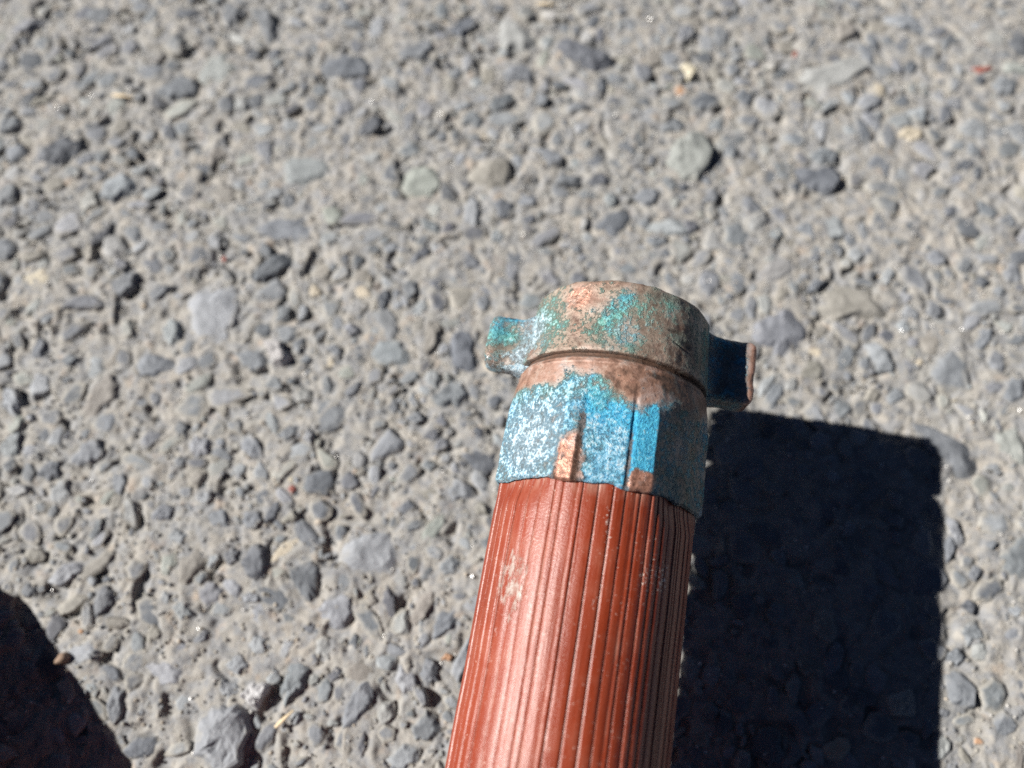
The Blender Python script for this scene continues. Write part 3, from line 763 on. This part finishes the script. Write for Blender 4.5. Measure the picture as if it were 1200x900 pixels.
def nut_r(TH, TT, RR):
    g = RR > 0.0180
    # a nick and two shallow dents in the right of the barrel
    d = blob(TH, TT, 30, 67.3 + (TH - 30) * 0.03, 9, 0.22, .0005) + blob(TH, TT, 34, 64.6 + (TH - 34) * -0.10, 7, 0.2, .0004) + blob(TH, TT, 40, 65.3, 3.2, 0.5, .0005) + blob(TH, TT, 16, 73, 9, 1.5, .0003) + blob(TH, TT, -18, 72, 9, 2.5, .0002)
    return RR - np.where(g, d, 0)
N0, N1 = 0.0596, 0.0755
nt = [(N0 + .004, .0165), (N0 + .0003, .0168), (N0, .0172)] + line((N0, .0178), (N0, .0191), 3) + [(N0 + .00012, .01945), (N0 + .0004, .01972)] + \
     line((N0 + .0009, .0198), (0.0615, .0196), 6) + line((0.0615, .0196), (0.0735, .0188), 52) + line((0.0735, .0188), (N1 - .0004, .01855), 8) + \
     [(N1 - .0001, .0183), (N1, .0180), (N1, .0168), (N1 - .0003, .0162)] + line((N1 - .0006, .0160), (N1 - .012, .0158), 6)
def chipped(TH, TT):
    return sstep(N1 - 0.002, N1, TT) * ((vnoise(TH * 0.08 + 70, TH * 0, seed=9) - 0.5) * 0.0006 + (vnoise(TH * 0.4 + 70, TH * 0, seed=10) - 0.5) * 0.00012)
nut = revolve("swivel_nut", nt, nut_r, 600, nut_mask, 0.00017, 25, hose, M_PATINA, chipped)
nut["label"] = "brown copper swivel nut stained turquoise"

def lug(side, r_out, t0, t1, z0, z1, seed, style):
    """a block standing out of the nut, rounded edges, flared where it meets the barrel"""
    n = 26
    k = np.linspace(-1, 1, n)
    V, F = [], []
    base = 0
    for ax in range(3):
        for s in (-1, 1):
            A, B = np.meshgrid(k, k)
            P = np.zeros((n, n, 3)); P[..., ax] = s; P[..., (ax + 1) % 3] = A; P[..., (ax + 2) % 3] = B
            f = grid_faces(n, n) + base
            F.append(f if s > 0 else f[:, ::-1]); V.append(P.reshape(-1, 3)); base += n * n
    P = np.concatenate(V); F = np.concatenate(F)
    half = np.array([(r_out - 0.0165) / 2, (t1 - t0) / 2, (z1 - z0) / 2])
    rr = np.array([0.0020, 0.0021, 0.0017]) if style == 'left' else np.array([0.0013, 0.0017, 0.0012])
    Q = P * half
    inner = half - rr
    C = np.clip(Q, -inner, inner); d = (Q - C) / rr
    L = np.linalg.norm(d, axis=1, keepdims=True)
    Q = C + np.where(L > 1e-6, d / np.maximum(L, 1), 0) * rr
    s = (Q[:, 0] / half[0] + 1) / 2                       # 0 at the barrel, 1 at the tip
    fl = np.clip(1 - (s * (r_out - 0.0165) + 0.0165 - 0.0185) / 0.0035, 0, 1) ** 2
    Q[:, 1] *= 1 + (0.08 if style == 'left' else 0.02) * fl
    Q[:, 2] *= 1 + 0.40 * fl
    Q[:, 1] *= 1 - (0.12 if style == 'left' else 0.0) * s
    if style == 'left':
        Q[:, 2] -= 0.0011 * np.exp(-((s - 0.62) / 0.22) ** 2) * (Q[:, 2] > 0.0015)
    Q[:, 2] *= 1 - 0.08 * s
    X_ = Q[:, 0] + (r_out + 0.0165) / 2
    T_ = Q[:, 1] + (t0 + t1) / 2
    Z_ = Q[:, 2] + (z0 + z1) / 2
    dn = (fbm(X_ * 380 + seed, T_ * 380, Z_ * 380 + 9, seed, 4) - 0.5) * 0.0008
    nrm = Q / np.maximum(np.linalg.norm(Q, axis=1, keepdims=True), 1e-9)
    X_ = X_ + nrm[:, 0] * dn; T_ = T_ + nrm[:, 1] * dn; Z_ = Z_ + nrm[:, 2] * dn
    V = np.stack([side * X_, T_, Z_ + HOSE_Z], 1)
    if side < 0:
        F = F[:, ::-1]
    me = mesh_np("lug", V, F)
    tm = T_ * 1000; xm = X_ * 1000; zm = Z_ * 1000
    one = np.ones(len(V))
    if style == 'left':
        turq = 0.52 + 0.5 * np.exp(-((tm - 66.5) / 2.0) ** 2 - ((xm - 25) / 4) ** 2) + 0.55 * np.exp(-((tm - 71.5) / 1.5) ** 2 - ((xm - 23) / 3) ** 2)
        chalk = 0.16 + 0.45 * np.exp(-((xm - 20) / 2.6) ** 2) + 0.35 * np.exp(-((tm - 62) / 1.4) ** 2 - ((xm - 23) / 3) ** 2)
        bare = 0.3 + 0.6 * np.exp(-((tm - 61) / 2) ** 2 - ((xm - 26) / 3) ** 2)
        dark = 0.1 + 0.4 * (tm < 60.2); hue = 0.45 + 0.3 * np.exp(-((tm - 71.5) / 1.5) ** 2)
        chalk = chalk + 0.35 * (tm < 60.0)
    else:
        turq = 0.60 - 0.5 * np.exp(-((xm - 28.5) / 1.3) ** 2); chalk = 0.18 * one
        bare = 0.1 + 0.55 * np.exp(-((xm - 29) / 1.8) ** 2); dark = 0.2 * one - 0.12 * np.exp(-((xm - 29) / 1.7) ** 2); hue = 0.62 * one
    attr_c(me, "mask", np.clip(np.stack([turq * one, chalk * one, bare * one, dark * one], 1), 0, 1.4))
    attr_f(me, "hue", np.clip(hue * one, 0, 1))
    attr_f(me, "grime_shade", (0.12 if style == 'left' else 0.20) + 0.25 * np.exp(-((xm - 29) / 1.2) ** 2) * (style != 'left') + 0.2 * (tm < 60.5))
    return add("lug", me, M_PATINA, nut)
lug(-1, 0.0281, 0.0588, 0.0716, -0.0034, 0.0034, 3, 'left')["label"] = "sunlit lug with pale and turquoise stains"
lug(1, 0.0290, 0.0602, 0.0742, -0.0044, 0.0034, 4, 'right')["label"] = "shaded dark blue lug with a worn copper tip"

# --- ribbed cover, straight in front and then an unseen coil on the ground, added to cast the lower left shadow
def hose_path():
    cr, sr = math.cos(-HOSE_ROT), math.sin(-HOSE_ROT)
    def to_local(x, y, z):
        dx, dy = x - HOSE_X, y - HOSE_Y
        return (dx * cr - dy * sr, dx * sr + dy * cr, z)
    pts = [(0, 0.052, HOSE_Z), (0, 0.02, HOSE_Z), (0, -0.02, HOSE_Z), (0, -0.05, HOSE_Z)]
    cx, cy = -0.25, -0.09
    for deg in range(22, 575, 16):
        if deg < 270:
            q = deg / 270.0
            rad = 0.244 + (0.121 - 0.244) * (q * q * (3 - 2 * q) * 0.5 + q * 0.5)
        else:
            rad = 0.121 - 0.004 * (deg - 270) / 300
        w = min(1.0, max(0.0, (deg - 10) / 130.0)); w = w * w * (3 - 2 * w)
        z = HOSE_Z * (1 - w) + 0.0212 * w
        a = -math.radians(deg)
        pts.append(to_local(cx + rad * math.cos(a), cy + rad * math.sin(a), z))
    P = np.array(pts)
    # Catmull-Rom
    out = []
    Pe = np.vstack([2 * P[0] - P[1], P, 2 * P[-1] - P[-2]])
    for i in range(len(P) - 1):
        p0, p1, p2, p3 = Pe[i:i + 4]
        m = 26 if i < 3 else 7
        for k in range(m):
            t = k / m
            out.append(0.5 * (2 * p1 + (p2 - p0) * t + (2 * p0 - 5 * p1 + 4 * p2 - p3) * t * t + (3 * p1 - p0 - 3 * p2 + p3) * t ** 3))
    out.append(P[-1])
    return np.array(out)

def hose_profile():
    """radius offset and groove weight round the hose: uneven flat ribs with narrow grooves between them"""
    r = np.random.default_rng(5)
    th, off, gr = [], [], []
    a = -180.0
    while a < 179:
        w = r.choice([2.6, 4.4, 6.2, 8.2], p=[.22, .24, .28, .26]) * r.uniform(0.92, 1.08)
        if a + w > 177.5:
            w = 180.0 - a
        g = min(0.75, w * 0.22)
        dep = min(0.00030, 0.00006 + 0.000036 * w) * r.uniform(0.8, 1.15)
        top = r.uniform(-0.00010, 0.00012)
        for f, o, gg in ((0.0, -dep, 1), (0.35 * g / w, -dep, 1), (g / w, top - 0.00002, 0.1), (g / w + 0.05, top, 0), (0.5, top - 0.00003, 0), (0.93 - g / w * 0.4, top, 0), (0.97 - g / w * 0.2, top - 0.00006, 0.3)):
            th.append(a + f * w); off.append(o); gr.append(gg)
        a += w
    return np.array(th), np.array(off), np.array(gr)

P = hose_path()
th, off, gr = hose_profile()
nth = len(th)
T = np.gradient(P, axis=0); T /= np.linalg.norm(T, axis=1)[:, None]
up = np.array([0, 0, 1.0])
S = np.cross(T, up); S /= np.linalg.norm(S, axis=1)[:, None]      # side; T points away from the coupling
N = np.cross(S, T)
rad = np.radians(th)
in_t = P[:, 1]
Rb = np.full((len(P), nth), 0.0199) + off[None, :]
TH = np.repeat(th[None], len(P), 0); TT = np.repeat(in_t[:, None], nth, 1)
straight = (np.arange(len(P)) < 90)[:, None]
squeeze = sstep(0.0290, 0.0340, TT) * straight
Rb = Rb * (1 - squeeze) + np.minimum(Rb, poly_radius(TH) - 0.00035 + off[None, :] * 0.6) * squeeze
Rb = Rb + (fbm(TT * 60 + 5, TH * 0.02, seed=8, octaves=2) - 0.5) * 0.0003
# side vector S looks along -x for a path running to -y, so the angle is mirrored
V = P[:, None, :] + Rb[..., None] * (np.sin(rad)[None, :, None] * -S[:, None, :] + np.cos(rad)[None, :, None] * N[:, None, :])
me = mesh_np("hose_cover", V.reshape(-1, 3), grid_faces(nth, len(P), True))
attr_f(me, "groove", np.repeat(gr[None], len(P), 0) + 1.2 * sstep(0.0318, 0.0340, TT) * straight)
sc = (blob(TH, TT, -50, 16.5, 6, 4.0, .58) + blob(TH, TT, -40, 15.5, 5, 5.0, .54) + blob(TH, TT, -44, 12, 18, 8, .30)
      + blob(TH, TT, 72, 29, 14, 5, .34) + blob(TH, TT, 88, 5, 12, 40, .06)) * straight
sk = (blob(TH, TT, 30, 20, 16, 7, .62) + blob(TH, TT, 40, 21, 5, 5, .36) + blob(TH, TT, 2 + (31 - TT * 1000) * 0.35, 27, 2.6, 6, .75) + blob(TH, TT, 25, 12, 12, 5, .2)) * straight
attr_f(me, "lying", np.repeat(sstep(95, 150, np.arange(len(P)))[:, None], nth, 1))
attr_f(me, "scuff", sc); attr_f(me, "speck", sk)
cover = add("hose_cover", me, M_RUBBER, hose)
cover["label"] = "brick red rubber cover with fine lengthwise ribs"

# ------------------------------------------------------------------ small loose things
M_PEB = mat_plain("brown_pebble", (0.15, 0.095, 0.065), (0.33, 0.235, 0.17), 700)
M_STRAW = mat_plain("dry_straw", (0.52, 0.40, 0.25), (0.70, 0.58, 0.40), 1200, 0.7)
def loose_pebble(px, py, rad, hgt, label, mat, seed):
    x, y = px_ground(px, py)
    r = np.random.default_rng(seed)
    import bmesh
    bm = bmesh.new()
    bmesh.ops.create_icosphere(bm, subdivisions=3, radius=1.0)
    for v in bm.verts:
        c = v.co
        k = 1 + 0.45 * (float(fbm(np.array([c.x * 1.3 + 7 + seed]), np.array([c.y * 1.3 + 3]), np.array([c.z * 1.3 + 5.5]), seed, 2)[0]) - 0.5)
        v.co = Vector((c.x * rad * k * 1.15, c.y * rad * k * 0.85, c.z * hgt * k))
    for f in bm.faces:
        f.smooth = True
    me = bpy.data.meshes.new("pebble"); bm.to_mesh(me); bm.free()
    o = add("pebble", me, mat)
    o.location = (x, y, hgt * 0.75); o.rotation_euler = (0.1, 0.2, r.uniform(0, 6))
    o["label"] = label; o["category"] = "pebble"
    return o
loose_pebble(78, 772, 0.0016, 0.0019, "small brown pebble at the edge of the rounded shadow lower left", M_PEB, 3)

def straw(px0, py0, px1, py1, w, label):
    a, b = np.array(px_ground(px0, py0)), np.array(px_ground(px1, py1))
    n = 8; m = 8
    ln = np.linalg.norm(b - a); d = (b - a) / ln
    V = []
    for i in range(n):
        s = i / (n - 1)
        c = a + (b - a) * s
        wd = w * (0.55 + 0.45 * math.sin(math.pi * min(1, s * 1.1 + 0.1)))
        for k in range(m):
            an = 2 * math.pi * k / m
            p = c + np.array([-d[1], d[0]]) * wd * math.cos(an)
            V.append((p[0] - a[0], p[1] - a[1], 0.0013 + 0.0006 * math.sin(s * 2.6) + wd * 0.45 * math.sin(an)))
    F = grid_faces(m, n, True)
    me = mesh_np("straw", V, F)
    o = add("straw", me, M_STRAW)
    o.location = (a[0], a[1], 0)
    o["label"] = label; o["category"] = "straw"
    return o
straw(134, 115, 158, 118, 0.0006, "short pale straw lying among stones near the upper left corner")
straw(628, 8, 650, 10, 0.0005, "tan straw sliver at the top edge above the large dark stones")
straw(324, 852, 346, 832, 0.0005, "thin dry straw beside the big pale stone at the bottom")
